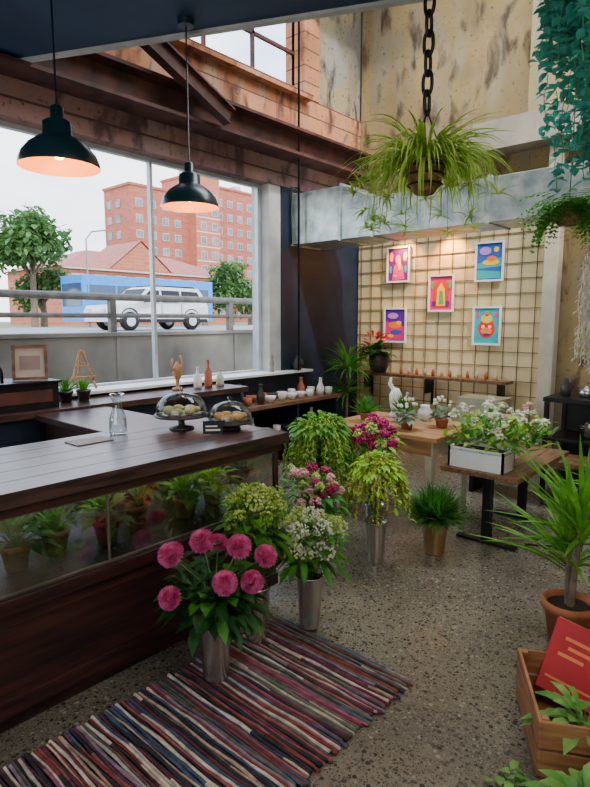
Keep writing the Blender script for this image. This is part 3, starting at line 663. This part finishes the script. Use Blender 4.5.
# ---------------------------------------------------------------- right side plants
def dracaena(x,y,pr,ph,stemsl,L,n,w=.03,el=(.1,1.5)):
    b=MB(); b.pot(x,y,0.001,pr,ph,0,1)
    for dx,dy,h in stemsl:
        top=Vector((x+dx,y+dy,h)); b.tube([(x+dx*.2,y+dy*.2,ph*.8),(x+dx*.7,y+dy*.7,ph+(h-ph)*.6),top],[.018,.014,.012],8,2)
        for i in range(n): b.blade(top-Z*R(0,.2),R(0,6.283),R(*el),L*R(.6,1),w,R(.1,.7),7,3)
    b.obj('potted_dracaena',[terra,soil,trunkm,G['bush']])
dracaena(-.76,2.93,.12,.20,((.03,.02,.66),(-.04,.07,.52)),.54,46,.028,(.2,1.55))
dracaena(-.62,3.45,.14,.24,((.02,.02,.72),(.1,-.05,.55)),.5,40,.026)
b,T=crate(-.53,2.20,0.001,.46,.34,.22,math.radians(-61)); b.obj('wooden_crate',[cratew],.002)
b=MB(); T=Matrix.Translation((-.59,2.31,.07))@Matrix.Rotation(math.radians(25),4,'Z')@Matrix.Rotation(math.radians(-38),4,'X')@Matrix.Rotation(math.radians(20),4,'Y')
b.box(-.12,.12,-.02,.02,0,.30,0,T); b.box(-.1,.1,-.022,-.02,.05,.06,1,T); b.box(-.117,.12,-.016,.016,.298,.302,2,T)
for i,(a,c_) in enumerate(((-.07,.05),(-.05,.07),(-.08,.02))): b.box(a,c_,-.022,-.02,.22-i*.035,.235-i*.035,1,T)
b.obj('red_box',[M('red_card',(.38,.004,.012),(.50,.008,.018),rough=.6),M('red_print',(.75,.16,.05),(.7,.25,.06)),creamw],.003)
b=MB(); b.pot(-.46,2.08,.016,.08,.13,0,1); broad(b,-.46,2.08,.14,40,.2,.055,2,(.1,1.3),.5); b.obj('potted_arrowhead_plant',[terra,soil,G['variegated']])
b=MB(); b.pot(-.36,1.74,0.001,.065,.10,0,1); broad(b,-.36,1.74,.09,60,.2,.05,2,(.0,1.2),.5)
for i in range(12):
    az=R(2,4.6); p=Vector((-.36,1.74,.1)); pts=[p]
    for k in range(9): 
        p=p+Vector((math.cos(az)*.035+R(-.01,.01),math.sin(az)*.035+R(-.01,.01),0)); p.z=max(.012,.12-.03*k); pts.append(p.copy()); b.leaf(p,rdir(.1,.8),.05,.036,2)
    b.tube(pts,.002,4,2)
b.clampz(.001); b.obj('trailing_ivy',[terra,soil,G['variegated']])
b=MB(); x0,x1,y0,y1=-1.72,-.75,5.35,5.95
b.box(x0,x1,y0,y1,.86,.9,0)
for z in (.12,.5): b.box(x0+.02,x1-.02,y0+.02,y1-.02,z,z+.025,0)
for x in (x0+.01,x1-.05):
    for y in (y0+.01,y1-.05): b.box(x,x+.04,y,y+.04,0,.86,0)
b.box(x0+.03,x1-.03,y1-.04,y1-.03,.12,.86,0)
b.obj('black_metal_shelf',[blackm],.004)
for x,h,r,mt in ((-1.6,.16,.05,darkcer),(-1.42,.1,.07,steelb),(-1.2,.18,.045,terra),(-1.0,.12,.06,darkcer),(-.85,.2,.04,steelb)):
    b=MB(); b.lathe((x,5.6,.901),[(0,0),(r*.8,0),(r,h*.3),(r*.9,h*.7),(r*.4,h*.85),(r*.45,h),(0,h*.97)],20); b.tube([(x+r*.8,5.6,.9+h*.7),(x+r*1.4,5.6,.9+h*.6),(x+r*.9,5.6,.9+h*.3)],.007,6); b.obj('kitchen_jug',[mt])
for x,z in ((-1.5,.146),(-1.1,.146),(-1.3,.526),(-.95,.526)):
    b=MB(); b.lathe((x,5.62,z),[(0,0),(.1,0),(.12,.02),(.12,.14),(.11,.15),(.02,.17),(.02,.19),(0,.19)],24); b.tube([(x-.12,5.62,z+.1),(x-.16,5.62,z+.1),(x-.16,5.62,z+.08),(x-.12,5.62,z+.08)],.006,6); b.obj('cooking_pot',[steelb if z>.3 else darkcer])

# ---------------------------------------------------------------- exterior
road=M('asphalt',(.20,.20,.21),(.30,.30,.30),rough=.9,scale=3); con=M('parapet_concrete',(.14,.125,.10),(.28,.25,.20),rough=.9,scale=1.2,detail=8)
b=MB(); b.box(-7.45,-4.95,-8,30,-.15,-.02); b.obj('ground_pavement',[con])
b=MB(); b.box(-33.5,-7.78,-60,160,-.15,1.17); b.obj('road',[road])
b=MB(); b.box(-150,-33.6,-60,160,-.15,1.09); b.obj('ground_exterior',[M('grass_verge',(.12,.15,.06),(.22,.22,.14),rough=1,scale=.5)])
b=MB(); b.box(-7.72,-7.45,-8,40,-.15,1.36); b.box(-7.76,-7.41,-8,40,1.36,1.42)
y=-7
while y<40: b.box(-7.46,-7.435,y-.03,y+.03,-.1,1.36); y+=2.3
b.obj('concrete_parapet',[con],.01)
b=MB()
for z,r in ((1.66,.035),(1.93,.055)): b.tube([(-7.58,-8,z),(-7.58,40,z)],r,10)
y=-7
while y<40: b.box(-7.62,-7.54,y-.05,y+.05,1.42,1.95); y+=2.3
b.obj('guard_rail',[M('rail_paint',(.08,.068,.052),(.155,.13,.10),rough=.5)])
def suv(x,y,z):
    b=MB()
    prof=[(-2.4,.35),(-2.42,.75),(-2.3,.98),(-1.2,1.08),(-.55,1.68),(-.3,1.76),(2.0,1.74),(2.3,1.3),(2.4,1.0),(2.42,.4)]
    n=len(prof); vs=[]
    for sx in (-1,1):
        for py,pz in prof: vs.append((x+sx*(.92 if pz<1.1 else .92-.22*(pz-1.0)),y+py,z+pz))
    b.add(vs,[tuple(range(n)),tuple(range(2*n-1,n-1,-1))]+[(i,n+i,n+(i+1)%n,(i+1)%n) for i in range(n)],0)
    for sx in (-1,1):
        X=lambda pz,o=.012: x+sx*(.92-.22*(pz-1.0)+o)
        for q in (((-1.02,1.14),(-.52,1.58),(-.05,1.62),(-.05,1.14)),((.05,1.14),(.05,1.62),(.95,1.62),(.95,1.14)),((1.05,1.14),(1.05,1.62),(1.9,1.6),(2.12,1.2))):
            b.add([(X(pz),y+py,z+pz) for py,pz in q],[(0,1,2,3)],1)
        b.box(x+sx*.90,x+sx*.94,y-2.3,y+2.35,z+.32,z+.46,1)
        b.box(x+sx*.92,x+sx*.935,y-.02,y+.0,z+.5,z+1.12,1); b.box(x+sx*.92,x+sx*.935,y+.98,y+1.0,z+.5,z+1.12,1)
        b.box(x+sx*.93,x+sx*1.08,y-.85,y-.72,z+1.12,z+1.28,1)
        for wy in (-1.5,1.5):
            T=Matrix.Rotation(math.pi/2,3,'Y')
            b.lathe((x+sx*.90,y+wy,z+.46),[(.43,-.03),(.43,.03),(.39,.035),(.39,-.035)],24,1,True,T)
            b.lathe((x+sx*.86,y+wy,z+.372),[(0,-.13),(.3,-.13),(.37,-.09),(.37,.09),(.3,.13),(0,.13)],24,1,True,T)
            b.lathe((x+sx*.86,y+wy,z+.372),[(.2,-.14),(.0,-.15)],16,2,True,T); b.lathe((x+sx*.86,y+wy,z+.372),[(.2,.14),(.0,.15)],16,2,True,T)
        b.box(x+sx*.55-.15,x+sx*.55+.15,y-2.45,y-2.41,z+.7,z+.85,2)
    b.add([(x-.75,y-1.12,z+1.13),(x+.75,y-1.12,z+1.13),(x+.7,y-.6,z+1.67),(x-.7,y-.6,z+1.67)],[(0,1,2,3)],1)
    b.box(x-.6,x+.6,y-.2,y+1.9,z+1.76,z+1.82,1)
    b.obj('suv_car',[M('car_white',(.55,.55,.55),rough=.25,coat=.5),blackm,alu])
suv(-20.5,13.9,1.172)
b=MB(); bx,by,bz=-31.5,20.9,1.172
b.box(bx-1.25,bx+1.25,by-4.7,by+4.7,bz+.35,bz+2.95,0); b.box(bx+1.25,bx+1.27,by-4.4,by+4.4,bz+1.6,bz+2.4,1)
for k in range(6): b.box(bx+1.27,bx+1.29,by-4.4+k*1.74,by-4.3+k*1.74,bz+1.6,bz+2.4,0)
b.box(bx-1.1,bx+1.1,by-4.72,by-4.7,bz+1.2,bz+2.5,1)
for wy in (-3.2,3.2): b.lathe((bx+1.1,by+wy,bz+.5),[(0,-.15),(.5,-.15),(.5,.17),(0,.17)],20,2,True,Matrix.Rotation(math.pi/2,3,'Y'))
b.obj('bus',[M('bus_blue',(.002,.20,.60),(.004,.26,.72),rough=.3),M('bus_glass',(.03,.06,.12),rough=.1),blackm],.03)
brick=brickmat('brick',(.36,.075,.045),(.44,.12,.07),(.38,.17,.12),.9,.35)
brick2=brickmat('brick_orange',(.46,.11,.055),(.52,.16,.085),(.44,.22,.14),.9,.35)
wing=M('apartment_glass',(.08,.11,.15),(.22,.26,.30),rough=.15,scale=.5); wf=M('window_frames_white',(.50,.48,.45))
def block(b,x0,x1,y0,y1,z1,my=0):
    b.box(x0,x1,y0,y1,1.1,z1,my); b.box(x0-.2,x1+.2,y0-.2,y1+.2,z1,z1+.4,0)
    z=2.4
    while z<z1-2:
        y=y0+1; b.box(x1,x1+.03,y0,y1,z-.55,z-.35,3 if my else 0)
        while y<y1-1.6: 
            b.box(x1,x1+.08,y,y+1.3,z,z+1.3,3); b.box(x1+.08,x1+.1,y+.08,y+.6,z+.08,z+1.22,2); b.box(x1+.08,x1+.1,y+.68,y+1.22,z+.08,z+1.22,2); y+=2.6
        x=x0+1
        while x<x1-2: b.box(x,x+1.3,y0-.1,y0,z,z+1.3,2); x+=2.8
        z+=2.55
b=MB(); block(b,-92,-84,54,66,23.5); block(b,-92,-82,66,71.5,27,1); block(b,-92,-84,71.5,104,26)
b.box(-88,-85,67,70,27.4,29,3); b.box(-89,-87,80,81.5,26.4,28,3); b.obj('apartment_building',[brick,brick2,wing,wf])
b=MB(); x0,x1,y0,y1=-62,-50,25,45
b.box(x0,x1,y0,y1,1.1,6.4,0)
b.add([(x0-.4,y0-.4,6.4),(x1+.4,y0-.4,6.4),(x1+.4,y1+.4,6.4),(x0-.4,y1+.4,6.4),(x0+5,y0+5,8.6),(x1-5,y0+5,8.6),(x1-5,y1-5,8.6),(x0+5,y1-5,8.6)],[(0,1,5,4),(1,2,6,5),(2,3,7,6),(3,0,4,7),(4,5,6,7)],1)
m_=33.0
b.add([(x1+.3,m_-3.5,6.4),(x1+.3,m_+3.5,6.4),(x1+.3,m_,9.2),(x1-6,m_,9.2)],[(0,1,2)],0); b.add([(x1+.4,m_-3.7,6.35),(x1+.4,m_+3.7,6.35),(x1+.4,m_,9.35),(x1-6,m_,9.35),(x1-6,m_-3.7,6.6),(x1-6,m_+3.7,6.6)],[(0,2,3,4),(2,1,5,3)],1)
b.box(x1+.3,x1+.35,y0-.3,y1+.3,6.2,6.4,3)
for zz in (2.2,4.3):
    y=25.8
    while y<44: b.box(x1,x1+.06,y,y+1.2,zz,zz+1.5,3); b.box(x1+.06,x1+.1,y+.1,y+1.1,zz+.1,zz+1.4,2); y+=2.2
b.obj('low_brick_building',[brick2,M('roof_tile',(.30,.075,.045),(.42,.13,.08),scale=3),wing,wf])
def tree(x,y,z,h,r,n,name='street_tree'):
    b=MB(); c=Vector((x,y,z+h-r)); b.tube([(x,y,z+.005),(x+.1,y,z+(h-r)*.6),(x,y,z+h-r)],[.25,.18,.12],8,0)
    cl=[c+rdir(-.6,1)*r*R(.4,.8) for _ in range(14)]
    for q in cl: b.tube([(x,y,z+(h-r)*.6),q],.06,5,0)
    for i in range(n):
        q=random.choice(cl)+rdir()*r*.45*R(.5,1); b.leaf(q,rdir(),R(.25,.5)*r/2.2,R(.2,.35)*r/2.2,1)
    b.clampz(z+.01); b.obj(name,[trunkm,G['tree']])
tree(-36,16.0,1.09,7.6,2.5,2800); tree(-36,32.5,1.09,5.2,2.2,2400); tree(-36,29.6,1.09,3.6,1.5,1200); tree(-39,13.0,1.09,6.0,2.2,1500); tree(-41,39.5,1.09,4.6,2.2,1500)
tree(-38,17.5,1.09,4.2,1.9,1500)
b=MB(); b.tube([(-34,18.6,1.09),(-34,18.6,6.6),(-34,19.0,7.1),(-34,20.0,7.3)],.05,8); b.obj('street_lamp',[M('lamp_post_grey',(.2,.2,.19))])

# ---------------------------------------------------------------- lights / world
def area(name,loc,rot,sx,sy,e,col):
    l=bpy.data.lights.new(name,'AREA'); l.shape='RECTANGLE'; l.size=sx; l.size_y=sy; l.energy=e; l.color=col
    o=bpy.data.objects.new(name,l); scene.collection.objects.link(o); o.location=loc; o.rotation_euler=rot
area('soffit_fill',(.4,1.4,3.40),(0,0,0),2.0,2.0,50,(1,.95,.86))  # added interior fill under the soffit, not a real ceiling fitting
area('upper_fill',(-1.2,4.7,5.95),(0,0,0),4,2.4,235,(1,.96,.87))  # added fill lamp high in the double-height space, boosts light from above
area('counter_inside_fill',(-2.5,1.2,.862),(0,0,0),.3,2.0,2.4,(1,.95,.85))  # fill added to brighten the plants behind the glass; no fitting there
l=bpy.data.lights.new('sun','SUN'); l.energy=3.6; l.angle=math.radians(3); l.color=(1,.94,.85)
o=bpy.data.objects.new('sun',l); scene.collection.objects.link(o); o.rotation_euler=Vector((-.62,.30,-.72)).to_track_quat('-Z','Y').to_euler()
w=bpy.data.worlds.new('World'); scene.world=w; w.use_nodes=True; nt=w.node_tree; nt.nodes.clear(); N=nt.nodes; Lk=nt.links
out=N.new('ShaderNodeOutputWorld'); bg=N.new('ShaderNodeBackground'); tc=N.new('ShaderNodeTexCoord'); sp=N.new('ShaderNodeSeparateXYZ')
rp=N.new('ShaderNodeValToRGB'); e=rp.color_ramp.elements; e[0].position=0; e[0].color=(.84,.90,.96,1); e[1].position=.7; e[1].color=(.28,.50,.88,1)
no=N.new('ShaderNodeTexNoise'); no.inputs['Scale'].default_value=4; no.inputs['Detail'].default_value=7
r2=N.new('ShaderNodeValToRGB'); r2.color_ramp.elements[0].position=.42; r2.color_ramp.elements[1].position=.62
mx=N.new('ShaderNodeMixRGB'); mx.inputs[2].default_value=(.94,.97,1,1)
mp=N.new('ShaderNodeMapping'); mp.inputs['Scale'].default_value=(1,1,2.5)
Lk.new(tc.outputs['Generated'],sp.inputs[0]); Lk.new(sp.outputs[2],rp.inputs[0]); Lk.new(tc.outputs['Generated'],mp.inputs[0]); Lk.new(mp.outputs[0],no.inputs['Vector'])
Lk.new(no.outputs['Fac'],r2.inputs[0]); Lk.new(r2.outputs[0],mx.inputs[0]); Lk.new(rp.outputs[0],mx.inputs[1]); Lk.new(mx.outputs[0],bg.inputs[0]); bg.inputs[1].default_value=4.5
Lk.new(bg.outputs[0],out.inputs[0])

cam=bpy.data.cameras.new('camera'); cam.lens=25.98; cam.sensor_width=36; cam.clip_end=400
co=bpy.data.objects.new('camera',cam); scene.collection.objects.link(co); co.location=(0,0,1.6)
co.rotation_euler=(math.radians(90-7.4),0,math.radians(41.6)); scene.camera=co
